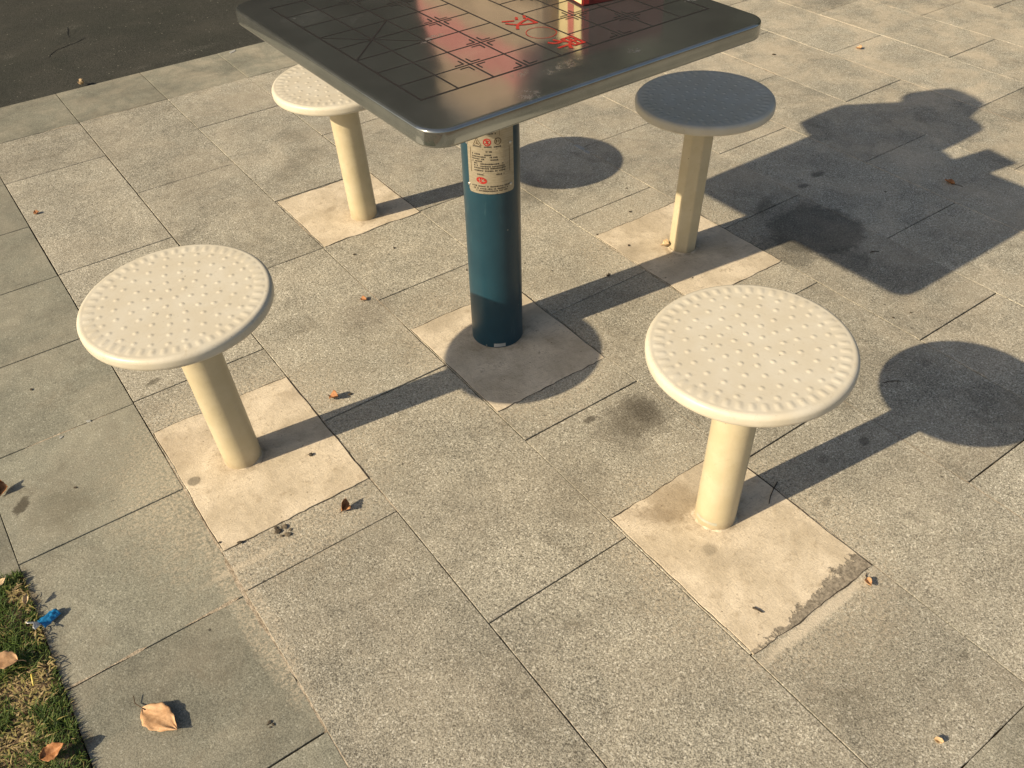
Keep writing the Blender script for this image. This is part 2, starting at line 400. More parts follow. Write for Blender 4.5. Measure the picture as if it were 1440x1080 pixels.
for (x0,x1,y0,y1,b) in tiles():
    g=[R.choice((.0006,.0008,.0011,.0014)) for _ in range(2)]+[R.choice((.0010,.0013,.0017)) for _ in range(2)]
    if b==1 and R.random()<.5: g=[a*.7 for a in g]
    z0=R.uniform(-.0009,-.0001); tx=R.uniform(-.0004,.0004); ty=R.uniform(-.0004,.0004)
    t=R.random()
    if y0>1.4: g=[q+.0004 for q in g]
    if abs(y0-.105)<1e-6: g[2]=.0005
    if abs(y1-.105)<1e-6: g[3]=.0005
    X0,X1,Y0,Y1=x0+g[0],x1-g[1],y0+g[2],y1-g[3]
    nx=max(2,int((X1-X0)/.02)); ny=max(2,int((Y1-Y0)/.02))
    # outline with lightly chipped arrises
    ring=[]
    for i in range(nx): ring.append((X0+(X1-X0)*i/nx,Y0,0,1))
    for i in range(ny): ring.append((X1,Y0+(Y1-Y0)*i/ny,-1,0))
    for i in range(nx): ring.append((X1-(X1-X0)*i/nx,Y1,0,-1))
    for i in range(ny): ring.append((X0,Y1-(Y1-Y0)*i/ny,1,0))
    n=len(ring); b0=len(v)
    def zz(x,y): return z0+tx*(x-x0)/.3+ty*(y-y0)/.6
    cx,cy=(X0+X1)/2,(Y0+Y1)/2
    for lvl in range(3):
        for (x,y,ix,iy) in ring:
            w=mnoise.noise(Vector((x*37,y*37,3)))*.0006+max(0,mnoise.noise(Vector((x*23,y*23,9)))-.45)*.004
            if lvl==0: p=(x+ix*w,y+iy*w,-.012)
            elif lvl==1: p=(x+ix*w,y+iy*w,zz(x,y)-.0007)
            else:
                sx_=.0006 if abs(x-cx)>1e-9 else 0
                p=(x+ix*(w)+ (sx_ if x<cx else -sx_), y+iy*(w)+(.0006 if y<cy else -.0006), zz(x,y))
            v.append(p)
    for lvl in range(2):
        for i in range(n):
            j=(i+1)%n
            f.append((b0+lvl*n+i,b0+lvl*n+j,b0+(lvl+1)*n+j,b0+(lvl+1)*n+i)); tone.append(t); bor.append(b)
    f.append(tuple(b0+2*n+i for i in range(n))); tone.append(t); bor.append(b)
o=pym('pavement',v,f,M['granite']); tag(o,kind='structure'); fattr(o.data,'tone',tone); fattr(o.data,'border',[float(b) for b in bor])

def sheet(name,x0,y0,x1,y1,z,mat,n=1):
    bm=bmesh.new(); bmesh.ops.create_grid(bm,x_segments=n,y_segments=n,size=.5)
    for q in bm.verts: q.co=Vector((x0+(q.co.x+.5)*(x1-x0),y0+(q.co.y+.5)*(y1-y0),z))
    return tag(bmo(name,bm,mat),kind='structure')
sheet('pavement_bed',-3.2,-.8,8.3,3.411,-.0042,M['bed'])
sheet('ground',-150,-150,150,150,-.06,M['soil'])
# sand swept into some joints, nearly flush with the stone
v=[];f=[]
def strip(x0,y0,x1,y1,w,z=-.0008,seg=.008):
    L=math.hypot(x1-x0,y1-y0); n=max(2,int(L/seg)); dx,dy=(x1-x0)/L,(y1-y0)/L
    b0=len(v)
    for i in range(n+1):
        t=i/n; x=x0+(x1-x0)*t; y=y0+(y1-y0)*t
        k=mnoise.noise(Vector((x*13,y*13,5)))
        ww=w*max(0.02,.75+1.3*k)*min(1,8*t,8*(1-t))
        c=mnoise.noise(Vector((x*30,y*30,1)))*w*.5
        v.append((x-dy*(c+ww),y+dx*(c+ww),z)); v.append((x-dy*(c-ww),y+dx*(c-ww),z))
    for i in range(n): a=b0+2*i; f.append((a,a+1,a+3,a+2))
for (a,b,w) in (((.130,.55),(.130,.80),.006),((.130,.80),(.130,1.10),.006),((.130,1.10),(.130,1.50),.004),
    ((.431,1.12),(.431,1.45),.0035),((.431,1.0),(.431,1.12),.003),((-.17,1.0),(-.04,1.0),.003),((.02,1.0),(.12,1.0),.004),((1.032,.70),(1.032,1.0),.0015),
    ((1.032,.35),(1.032,.72),.0025),((1.032,1.9),(1.032,2.2),.0025),((.732,1.9),(.732,2.2),.002),((1.333,1.1),(1.333,1.5),.0022),((1.333,.2),(1.333,1.0),.0016),
    ((1.634,1.2),(1.634,1.6),.0022),((2.235,.7),(2.235,1.3),.0018),((2.535,1.3),(2.535,2.2),.003),((2.235,1.4),(2.235,2.0),.002),((1.934,1.5),(1.934,2.1),.002),
    ((1.634,1.7),(1.634,3.1),.0018),((2.836,1.1),(2.836,2.0),.003),((.3,3.112),(.7,3.112),.002),((.75,3.112),(1.0,3.112),.003),((-.1,1.6),(.1,1.6),.003),((.73,1.48),(.73,1.8),.002),
    ((1.32,.3),(1.9,.3),.001)):
    strip(*a,*b,w)
tag(pym('joint_sand',v,f,M['fill']),kind='structure')
# asphalt beyond the kerb line
sheet('road',-30,3.4125,60,60,-.006,M['asphalt'])
# cracks in the asphalt
v=[];f=[]
def crk(pts,w):
    P=[at(*p,-.005) for p in pts]
    b0=len(v)
    for i,p in enumerate(P):
        d=(P[min(i+1,len(P)-1)]-P[max(i-1,0)]).normalized(); n=Vector((-d.y,d.x,0))
        ww=w*(.4+R.random())*(0.2 if i in(0,len(P)-1) else 1)
        v.append(p+n*ww); v.append(p-n*ww)
    for i in range(len(P)-1): a=b0+2*i; f.append((a,a+1,a+3,a+2))
crk([(94,38),(96,42),(95,46),(97,52)],.0028)
crk([(122,52),(112,57),(104,61),(97,63),(88,67),(80,70),(72,76),(68,82)],.0016)
tag(pym('road_crack',v,f,M['dark']),kind='structure')
# rough soil line between the kerb stone and the asphalt
v=[];f=[]
strip(-1.0,3.414,4.2,3.414,.004,-.0045,.02)
tag(pym('kerb_gap',v,f,M['dark']),kind='structure')

# ------------------------------------------------------------ cement pads
def pad(x0,x1,y0,y1,label,seed):
    n=26; ring=[]
    for i in range(n): ring.append((x0+(x1-x0)*i/n,y0,0,1))
    for i in range(n): ring.append((x1,y0+(y1-y0)*i/n,-1,0))
    for i in range(n): ring.append((x1-(x1-x0)*i/n,y1,0,-1))
    for i in range(n): ring.append((x0,y1-(y1-y0)*i/n,1,0))
    v=[];N=len(ring)
    def jag(x,y,a): return (mnoise.noise(Vector((x*18,y*18,seed)))*.0050+mnoise.noise(Vector((x*70,y*70,seed)))*.0028)*a
    for lvl in range(3):
        for (x,y,ix,iy) in ring:
            w=jag(x,y,1 if iy else .45)+(0,0,.0008)[lvl]
            v.append((x+ix*w,y+iy*w,(-.003,.0003,.0009)[lvl]))
    f=[]
    for l in range(2):
        for i in range(N):
            j=(i+1)%N; f.append((l*N+i,l*N+j,(l+1)*N+j,(l+1)*N+i))
    f.append(tuple(2*N+i for i in range(N)))
    o=pym('cement_pad',v,f,M['pad']); tag(o,label,'cement pad','cement pads set into the paving under the posts')
    # crevice round it
    v=[];f=[]
    for i,(x,y,ix,iy) in enumerate(ring):
        w=jag(x,y,1 if iy else .45); k=.0009+.0022*max(0,mnoise.noise(Vector((x*26,y*26,seed+4)))+.25)
        v.append((x+ix*(w-k),y+iy*(w-k),.0004)); v.append((x+ix*(w+.003),y+iy*(w+.003),.0004))
    for i in range(N): j=(i+1)%N; f.append((2*i,2*j,2*j+1,2*i+1))
    pym('crevice',v,f,M['crack'],o)
pad(.134,.428,1.109,1.484,'pale cement pad under the stool nearest the left side, a round grey spot on it',1)
pad(.736,1.029,.403,.752,'cement pad under the nearest right stool, its near edge broken and grey',2)
pad(.737,1.030,1.910,2.205,'small pale cement pad under the stool behind the left corner of the table',3)
pad(1.336,1.632,1.135,1.512,'cement pad half in shadow under the stool whose seat is shaded',4)
pad(.735,1.027,1.112,1.462,'cement pad under the teal post, mostly covered by a round shadow',5)

# ------------------------------------------------------------ stools
RS=.160; ZT=.404
def seat_mesh():
    nr,na=92,448
    rings=[(0,1,0),(.0258,6,.2),(.049,12,.1),(.0725,16,.3),(.0985,22,.15),(.1215,28,.05)]
    dots=[]
    for r,c,p in rings:
        for i in range(c):
            a=p+2*PI*i/c+R.uniform(-.02,.02); rr=r+R.uniform(-.0006,.0006); dots.append((rr*math.cos(a),rr*math.sin(a)))
    byr={}
    prof=[]
    rin=.1515
    for i in range(nr+1):
        r=rin*i/nr; prof.append((r,0))
    er=.0085
    for k in range(1,9):
        a=k/8*PI/2; prof.append((rin+er*math.sin(a)-0.0005*0,-er*(1-math.cos(a))))
    prof+= [(rin+er,-.0150),(rin+er-.0006,-.0195),(rin+er-.0022,-.0215),(rin+er-.0045,-.0215),(rin+er-.0055,-.019),(rin+er-.0075,-.008),(.05,-.006),(.0,-.006)]
    v=[];f=[]
    rd=.0050;hd=.00105
    dd=[(math.hypot(*d),d) for d in dots]
    for (r,z) in prof:
        near=[d for q,d in dd if abs(q-r)<rd+.001] if z==0 else []
        for j in range(na):
            a=2*PI*j/na; x=r*math.cos(a); y=r*math.sin(a); h=0
            if z==0:
                for d in near:
                    q=math.hypot(x-d[0],y-d[1])
                    if q<rd: t=q/rd; h=max(h,hd*(1-t*t)**1.3)
                if r>.1305:
                    t=(r-.1305)/(.1475-.1305); env=math.sin(PI*min(1,t*.98))**.6 if t<1 else 0
                    ph=(a*48/(2*PI))%1; s_=math.sin(PI*min(1,ph/.62)) if ph<.62 else 0
                    h+= .0010*env*s_
                h-= .0010*math.exp(-((r-.150)/.004)**2)*0
            v.append((x,y,z+h))
    n=len(prof)
    for i in range(n-1):
        for j in range(na):
            k=(j+1)%na; a,b,c,d=i*na+j,i*na+k,(i+1)*na+k,(i+1)*na+j
            f.append((a,d,c,b))
    me=bpy.data.meshes.new('seat'); me.from_pydata(v,[],f)
    bm=bmesh.new(); bm.from_mesh(me); bmesh.ops.remove_doubles(bm,verts=[q for q in bm.verts if q.co.x**2+q.co.y**2<1e-9],dist=1e-6); bm.to_mesh(me); bm.free()
    for p in me.polygons: p.use_smooth=True
    me.materials.append(M['cream'])
    return me
SEAT=seat_mesh()
def tube(r,z0,z1,n=64,r2=None,round_=None):
    r2=r2 or r; v=[];f=[]
    zs=[z0,z0+.002]+[z0+(z1-z0)*k/10 for k in range(1,11)]
    for z in zs:
        t=(z-z0)/(z1-z0); q=r+(r2-r)*t
        for j in range(n):
            a=2*PI*(j+.5)/n
            if round_: # rounded polygon: sides, rotation
                S,rot=round_; w=2*PI/S; aa=((a-rot)%w)-w/2; qq=q*math.cos(w/2)/math.cos(aa); qq=min(qq,q*.992)
            else: qq=q
            v.append((qq*math.cos(a),qq*math.sin(a),z))
    for i in range(len(zs)-1):
        for j in range(n):
            k=(j+1)%n; f.append((i*n+j,i*n+k,(i+1)*n+k,(i+1)*n+j))
    return v,f
def stool(bx,by,sx,sy,tx,ty,label,facet=False,rot=0):
    g='fixed round stools around the table'
    t=empty('round_stool',(bx,by,0)); tag(t,label,'stool',g)
    # lean: shear-free tilt of the whole stool about its foot
    d=Vector((sx-bx,sy-by,ZT)); q=Vector((0,0,1)).rotation_difference(d.normalized())
    t.rotation_mode='QUATERNION'; t.rotation_quaternion=q
    s=link('seat',SEAT,None,t); s.location=(0,0,ZT); s.rotation_euler=(0,0,rot)
    s.rotation_mode='XYZ'
    nq=Vector((0,0,1)).rotation_difference(Vector((-tx,-ty,1)).normalized())
    s.rotation_mode='QUATERNION'; s.rotation_quaternion=q.inverted()@nq@Matrix.Rotation(rot,3,'Z').to_quaternion()
    v,f=tube(.0368,-.01,ZT-.006,96,.0368,(8,math.radians(198-22.5+22.5)) if facet else None)
    p=pym('post',v,f,M['tancream'],t,not facet)
    if facet:
        for q_ in p.data.polygons: q_.use_smooth=True
    # weld plate under the seat
    v,f=tube(.062,ZT-.016,ZT-.0065,48); b=len(v); v.append((0,0,ZT-.016))
    f+= [(j,b,(j+1)%48) for j in range(48)]
    pym('mounting_plate',v,f,M['tancream'],t)
    # cement smear at the foot
    v=[];f=[];n=72
    for i,(rr,z) in enumerate(((.0366,.0040),(.0372,.0028),(.0385,.0018),(.042,.0011))):
        for j in range(n):
            a=2*PI*j/n; k=1+.10*mnoise.noise(Vector((math.cos(a)*2.3+bx*9,math.sin(a)*2.3,i*.3+by*7)))*(i>0)*1.6
            v.append((rr*k*math.cos(a),rr*k*math.sin(a),z))
    for i in range(3):
        for j in range(n): k=(j+1)%n; f.append((i*n+j,(i+1)*n+j,(i+1)*n+k,i*n+k))
    c=pym('cement_collar',v,f,M['pad'],t,True)
    return t
S1=stool(.2561,1.3114,.2285,1.3066,.042,.019,'cream round stool at the left, its shadow falling across the foot of the teal post',rot=.4)
S4=stool(.8935,.6445,.8933,.6422,.043,-.011,'cream round stool nearest the camera at the lower right, fully in sunlight',rot=1.9)
S3=stool(1.481,1.336,1.4893,1.3311,.019,-.011,'cream round stool with its seat in grey shade, behind the right side of the table',True,rot=2.7)
S2=stool(.900,1.992,.869,1.965,.038,-.002,'cream round stool half hidden behind the left edge of the steel table',rot=3.6)
# pale tape band at the foot of the near stool
v=[];f=[]
for i in range(15):
    a=math.radians(158+i*4.9)
    for z in (.014,.021): v.append((.0372*math.cos(a),.0372*math.sin(a),z))
for i in range(14): f.append((2*i,2*i+2,2*i+3,2*i+1))
pym('paint_band',v,f,simple('grey_primer',(.46,.45,.36),.6),S4)

# ------------------------------------------------------------ table
CELL=.0655; TH=math.radians(.316)
def tz(x,y): return .72+math.tan(math.radians(.552))*(x-.875)+math.tan(math.radians(-.379))*(y-1.25)
OX,OY=.6053,1.0832
ex=Vector((math.cos(TH),math.sin(TH),0)); ey=Vector((-math.sin(TH),math.cos(TH),0))
ex.z=tz(OX+ex.x,OY+ex.y)-tz(OX,OY); ey.z=tz(OX+ey.x,OY+ey.y)-tz(OX,OY)
ez=ex.cross(ey).normalized()
table=empty('chess_table',(POST[0],POST[1],0)); tag(table,'square stainless steel chess table with rounded corners on a teal post','table')
TM=Matrix.Identity(4)
for i,a in enumerate((ex.normalized(),ey.normalized(),ez)):
    for j in range(3): TM[j][i]=a[j]
TM[0][3],TM[1][3],TM[2][3]=OX-POST[0],OY-POST[1],tz(OX,OY)
def ij(i,j,z=0): return (i*CELL,j*CELL,z)
def rrect(x0,x1,y0,y1,r,seg=10):
    p=[]
    for cx,cy,a0 in ((x1-r,y0+r,-PI/2),(x1-r,y1-r,0),(x0+r,y1-r,PI/2),(x0+r,y0+r,PI)):
        for k in range(seg+1):
            a=a0+PI/2*k/seg; p.append((cx+r*math.cos(a),cy+r*math.sin(a)))
    return p
X0,X1,Y0,Y1=-.80*CELL,9.62*CELL,-1.66*CELL,9.12*CELL
v=[];f=[]
er=.0045
prof=[(er+.006,.0)]+[(er-er*math.sin(k/6*PI/2),-er*(1-math.cos(k/6*PI/2))) for k in range(7)]+[(0,-.023),(.0006,-.0255),(.002,-.027),(.022,-.027),(.022,-.022),(.024,-.008)]
for ins,z in prof:
    for (x,y) in rrect(X0+ins,X1-ins,Y0+ins,Y1-ins,max(.004,.042-ins)): v.append((x,y,z))
n=44
for i in range(len(prof)-1):
    for j in range(n): k=(j+1)%n; f.append((i*n+j,(i+1)*n+j,(i+1)*n+k,i*n+k))
f.append(tuple(range(n))); f.append(tuple(reversed(range((len(prof)-1)*n,len(prof)*n))))
top=pym('tabletop',v,f,M['steel'],table,True); top.matrix_local=TM
top.data.polygons[len(f)-2].use_smooth=False
for p in top.data.polygons:
    if len(p.vertices)>4: p.use_smooth=False
# printed board
v=[];f=[]
def seg(x0,y0,x1,y1,w,z=.00035):
    L=math.hypot(x1-x0,y1-y0); dx,dy=(x1-x0)/L*w/2,(y1-y0)/L*w/2; b=len(v)
    x0-=dx;y0-=dy;x1+=dx;y1+=dy
    v.extend([(x0-dy,y0+dx,z),(x0+dy,y0-dx,z),(x1+dy,y1-dx,z),(x1-dy,y1+dx,z)]); f.append((b,b+1,b+2,b+3))
c=CELL; zz_=[.00030]
def S(i0,j0,i1,j1,w=.0020,z=None):
    if z is None: zz_[0]+=.000004; z=zz_[0]
    seg(i0*c,j0*c,i1*c,j1*c,w,z)
for i in range(10):
    S(i,0,i,8,.0036 if i in(0,9) else .0028)
for j in range(9):
    if j in(0,8): S(0,j,9,j,.0036)
    else: S(0,j,4,j,.0024); S(5,j,9,j,.0024)
for a in (0,7): S(a,3,a+2,5,.0027); S(a,5,a+2,3,.0019)
g,l=.115,.23
for (i,j) in [(2,1),(2,7),(7,1),(7,7)]+[(a,b) for a in(3,6) for b in(0,2,4,6,8)]:
    for sx in(-1,1):
        for sy in(-1,1):
            if (j==0 and sy<0) or (j==8 and sy>0): continue
            S(i+sx*g,j+sy*g,i+sx*(g+l),j+sy*g,.0021); S(i+sx*g,j+sy*g,i+sx*g,j+sy*(g+l),.0021)
o=pym('board_lines',v,f,M['ink'],top)
# red river circle
v=[];f=[]
for k in range(48):
    a=2*PI*k/48
    for r in (.0268,.0283): v.append((4.56*c+r*math.cos(a)*.92,1.53*c+r*math.sin(a)*.95,.0005))
for k in range(48): q=(k+1)%48; f.append((2*k,2*k+1,2*q+1,2*q))
pym('river_circle',v,f,M['red_ink'],top)
def text(body,x,y,rot,size,mat,parent,z=.0006,ox=0.0):
    cu=bpy.data.curves.new('river_character','FONT'); cu.body=body; cu.size=size; cu.align_x='CENTER'; cu.align_y='CENTER'; cu.offset=ox
    cu.materials.append(mat); o=bpy.data.objects.new('river_character',cu); C.objects.link(o); o.parent=parent
    bpy.context.view_layer.update()
    me=bpy.data.meshes.new_from_object(o.evaluated_get(bpy.context.evaluated_depsgraph_get())); bpy.data.objects.remove(o)
    o=bpy.data.objects.new('river_character',me); C.objects.link(o); o.parent=parent
    o.location=(x,y,z); o.rotation_euler=(0,0,rot); return o
text('\u754c',4.56*c,.56*c,-PI/2,.055,M['red_ink'],top,ox=.0007)
text('\u6c49',4.55*c,2.50*c,-PI/2,.055,M['red_ink'],top,ox=.0007)
# underside frame and post
v,f=tube(.058,-.01,.70,96); post=pym('post',v,f,M['teal'],table,True)
v=[];f=[]
def box(x0,x1,y0,y1,z0,z1):
    b=len(v); v.extend([(x0,y0,z0),(x1,y0,z0),(x1,y1,z0),(x0,y1,z0),(x0,y0,z1),(x1,y0,z1),(x1,y1,z1),(x0,y1,z1)])
    f.extend([tuple(b+i for i in q) for q in ((0,3,2,1),(4,5,6,7),(0,1,5,4),(1,2,6,5),(2,3,7,6),(3,0,4,7))])
box(-.26,.26,-.02,.02,.680,.700); box(-.0195,.0195,-.26,-.0205,.680,.6995); box(-.0195,.0195,.0205,.26,.680,.6995); box(-.09,.09,-.09,.09,.672,.6795)
pym('support_frame',v,f,M['teal'],table)
# plate on the post
CA=math.atan2(-POST[1],-POST[0])
def pol(ang,z,r=.0590): return (r*math.cos(CA+ang),r*math.sin(CA+ang),z)
def patch(vl,fl,a0,a1,z0,z1,r,na=16,nz=1):
    b=len(vl)
    for i in range(na+1):
        for k in range(nz+1): vl.append(pol(a0+(a1-a0)*i/na,z0+(z1-z0)*k/nz,r))
    for i in range(na):
        for k in range(nz):
            q=b+i*(nz+1)+k; fl.append((q,q+nz+1,q+nz+2,q+1))
A=math.radians(48)
v=[];f=[]
nA=40; zlo,zhi=.3905,.640
ang=[-A+2*A*i/nA for i in range(nA+1)]
for a in ang:
    e=min(1,(A-abs(a))/.10); lift=.006*(1-math.sqrt(max(0,1-(1-e)**2)))
    for z,r in ((zlo+lift,.0581),(zlo+lift,.0592),(zhi-lift,.0592),(zhi-lift,.0581)): v.append(pol(a,z,r))
for i in range(nA):
    for k in range(3): q=4*i+k; f.append((q,q+4,q+5,q+1))
for i in (0,nA): q=4*i; f.append((q,q+1,q+2,q+3))
plate=pym('information_plate',v,f,M['plate'],table,False)
def pz(py):
    u=(540-py)/1231.1; return (u*1.985-.0822)/(.75+.6611*u)
def pa(px): return math.asin(max(-.95,min(.95,(px-690.5)/41.5)))
def marks(name,mat,items,r=.0596):
    v=[];f=[]
    for (x0,x1,y0,y1) in items: patch(v,f,pa(x0),pa(x1),pz(y1),pz(y0),r,3)
    return pym(name,v,f,mat,plate)
rr=random.Random(5)
rows=[(670,700,177.5),(680,689,181.5),(675,699,184.2),(665,699,187.6),
 (666,678,206.2),(682,692,206.2),(695,705,206.2),(684,692,213),(666,678,217),(682,692,217.8),(666,684,220.6),(689,700,220.9),(666,682,223.8),(690,700,224.6),(666,679,227),
 (668,672,230),(675,707,230.4),(668,673,233.2),(676,709,233.8),(666,710,236.6),(668,710,240),(670,680,245.6),(697,708,245.4),
 (664,716,262),(666,714,265.2),(668,712,268.2)]
it=[]
for x0,x1,y in rows:
    x=x0
    while x<x1:
        w=rr.uniform(.9,1.7); h=rr.uniform(.75,1.2)
        if rr.random()<.88: it.append((x,min(x+w*.72,x1),y-h,y+h))
        x+=w+.35
for lo,hi in ((0,193),(193,209),(209,243),(243,258),(258,290)):
    sub=[q for q in it if lo<=q[2]<hi]
    for part in ([q for q in sub if q[0]<690],[q for q in sub if q[0]>=690]) if lo==243 else (sub,):
        if part: marks('plate_lettering',M['ink'],part)
fr_=[(703,703.4,172,191)]; fr=[(663.5,716,209.3,209.8),(663.5,716,243,243.5),(663.4,664.0,209.3,243.5),(715.5,716.0,209.3,243.5)]
marks('plate_divider_line',M['brown_ink'],[(664,714,271.6,272.0)],.0595)
marks('plate_divider_line',M['brown_ink'],fr_,.0595)
marks('plate_frame_lines',M['brown_ink'],fr,.0595)
# warning signs
v=[];f=[]
def pl(px,py,r=.0596): return pol(pa(px),pz(py),r)
def line(p,q,w):
    d=Vector((q[0]-p[0],q[1]-p[1])).normalized(); n=Vector((-d.y,d.x))*w/2; b=len(v)
    for (x,y) in ((p[0]+n.x,p[1]+n.y),(q[0]+n.x,q[1]+n.y),(q[0]-n.x,q[1]-n.y),(p[0]-n.x,p[1]-n.y)): v.append(pl(x,y))
    f.append((b,b+1,b+2,b+3))
T=[(672.5,194.2),(668.3,204.2),(678.5,204.6)]
for i in range(3): line(T[i],T[(i+1)%3],.75)
line((672.8,198),(673,203),1.1); line((671,202),(675.5,203),1.2)
pym('warning_symbol',v,f,M['brown_ink'],plate); v=[];f=[]
def ringp(cx,cy,rx,ry,w):
    b=len(v); n=28
    for k in range(n):
        a=2*PI*k/n
        for s_ in (1,1-w): v.append(pl(cx+rx*s_*math.cos(a),cy+ry*s_*math.sin(a)))
    for k in range(n): q=(k+1)%n; f.append((b+2*k,b+2*k+1,b+2*q+1,b+2*q))
ringp(700.5,198.6,4.8,4.9,.22); line((698.6,196.5),(698.9,200.5),1.6); line((702,197),(702,201),.8)
pym('warning_symbol',v,f,M['brown_ink'],plate)
v=[];f=[]
ringp(686.3,199.6,5.4,5.4,.25); line((683,196.4),(689.8,203),1.1); line((684,201.5),(688.5,197.5),1.6); line((685.6,196.5),(687,202.6),1.5)
pym('prohibition_symbol',v,f,M['red_ink'],plate)
v=[];f=[]
def disc(cx,cy,rx,ry,r,tilt=0):
    b=len(v); v.append(pl(cx,cy,r)); n=28
    for k in range(n):
        a=2*PI*k/n; x=rx*math.cos(a);y=ry*math.sin(a)
        v.append(pl(cx+x*math.cos(tilt)-y*math.sin(tilt),cy+x*math.sin(tilt)+y*math.cos(tilt),r))
    for k in range(n): f.append((b,b+1+k,b+1+(k+1)%n))
disc(677,253.8,7.2,4.6,.0596,.16)
o=pym('red_emblem',v,f,M['red_ink'],plate)
v=[];f=[]
for a,b in (((672.5,252.6),(675.5,253.0)),((674,250.8),(674.6,255)),((677,251.5),(680,255.5)),((680.3,251.6),(677,256)),((676.8,253.8),(682,254.4)),((673,256),(676,256.6))): line((a[0],a[1]),(b[0],b[1]),.75)
for i in range(len(v)):
    x,y,z=v[i]; k=.0599/.0596; v[i]=(x*k,y*k,z)
pym('emblem_strokes',v,f,M['plate'],o)
for (px,z) in ((659.5,.4055),(717,.4055),(659,.4925),(717.5,.4925),(659,.627),(717.5,.627)):
    bm=bmesh.new(); bmesh.ops.create_uvsphere(bm,u_segments=16,v_segments=8,radius=.0034)
    a=CA+pa(px); q=Vector((math.cos(a),math.sin(a),0)).to_track_quat('Z','Y').to_matrix()
    for w in bm.verts: w.co.z*=.5; w.co=q@w.co+Vector((.0592*math.cos(a),.0592*math.sin(a),z))
    rv=bmo('rivet',bm,M['rivet'],plate,True)
# pale label at the foot
v=[];f=[]
patch(v,f,math.radians(-9),math.radians(17),.0035,.0125,.0584,8,1); pym('foot_label',v,f,M['sticker'],table)

# ------------------------------------------------------------ goods on the table: a carton, and a stand-in bag out of view
zt=tz(1.1,1.3)+.0006
box_o=empty('carton_box',(1.036,1.238,zt)); tag(box_o,'small red and cream carton standing on the steel table','box'); box_o.rotation_euler=(0,0,-.16)
W,D,H=.175,.105,.085
def prism(name,quad,thick,mat,parent):
    pass
v=[];f=[]; box(0,W,0,D,0.0,H)
bm=bmesh.new(); me=bpy.data.meshes.new('t'); me.from_pydata(v,[],f); bm.from_mesh(me); bmesh.ops.bevel(bm,geom=bm.edges[:],offset=.0012,segments=2,affect='EDGES')
body=bmo('carton_body',bm,M['redcard'],box_o)
v=[];f=[]; box(-.0006,0,.004,D-.002,.003,H-.003); pym('cream_side_panel',v,f,M['creamcard'],box_o)
v=[];f=[]; box(.001,.013,-.0006,0,.003,H-.003); pym('front_stripe',v,f,M['red_ink'],box_o)
v=[];f=[]; box(-.0012,-.0007,.030,.052,.004,H-.004); pym('side_stripe',v,f,M['pinkcard'],box_o)
# unseen stand-in bag, its outline shaped to cast the large head-like shadow
prof2=[(1.325,.722),(1.325,.795),(1.345,.812),(1.392,.824),(1.405,.89),(1.424,.966),(1.45,.978),(1.503,.992),(1.520,1.020),(1.535,1.045),(1.552,1.069),(1.600,1.083),(1.66,1.088),(1.699,1.081),(1.722,1.05),(1.745,1.004),(1.728,.992),(1.684,.982),(1.73,.925),(1.795,.848),(1.788,.80),(1.772,.745),(1.705,.722),(1.60,.722),(1.48,.722)]
def bag():
    bm=bmesh.new(); L=[]
    for k,(x,sc2) in enumerate(((1.008,.95),(1.018,.985),(1.035,1),(1.050,1),(1.065,.985),(1.075,.95))):
        cy,cz=1.60,.90; row=[]
        for (y,z) in prof2:
            row.append(bm.verts.new((x+.006*mnoise.noise(Vector((x*9,y*14,z*14))),cy+(y-cy)*sc2,max(.7225 if y<1.71 else .735,cz+(z-cz)*sc2))))
        L.append(row)
    n=len(prof2)
    for a,b in zip(L[:-1],L[1:]):
        for i in range(n): j=(i+1)%n; bm.faces.new((a[i],a[j],b[j],b[i]))
    bm.faces.new(L[0][::-1]); bm.faces.new(L[-1])
    bmesh.ops.recalc_face_normals(bm,faces=bm.faces)
    bmesh.ops.triangulate(bm,faces=[q for q in bm.faces if len(q.verts)>4])
    return bm
bo=empty('stand_in_bag',(1.04,1.60,.7225)); tag(bo,'unseen pink and tan stand-in bag on the table, shaped for its shadow','bag')
bm=bag()
for w in bm.verts: w.co-=Vector((1.04,1.60,.7225))
bb=bmo('bag_body',bm,None,bo,True)
s=NT('two_tone_cloth'); P=s.obj(); sx=s.n('ShaderNodeSeparateXYZ'); s.L.new(P,sx.inputs[0]); nn=s.noise(P,9,4,.6,.6)
zv=s.math('ADD',sx.outputs[2],s.math('MULTIPLY',s.math('SUBTRACT',nn,.5),.09))
band=s.math('MULTIPLY',s.mr(zv,.10,.12),s.mr(zv,.19,.20,1,0))
s.base(s.mix(band,s.mix(s.mr(zv,.27,.33),s.mix(nn,(.24,.17,.12),(.38,.28,.19)),(.035,.035,.04)),(.42,.15,.14)),.85,0,s.bump(nn,.02,.6))
bb.data.materials.append(s.m)
md=bb.modifiers.new('sub','SUBSURF'); md.levels=1; md.render_levels=2; md.subdivision_type='SIMPLE'

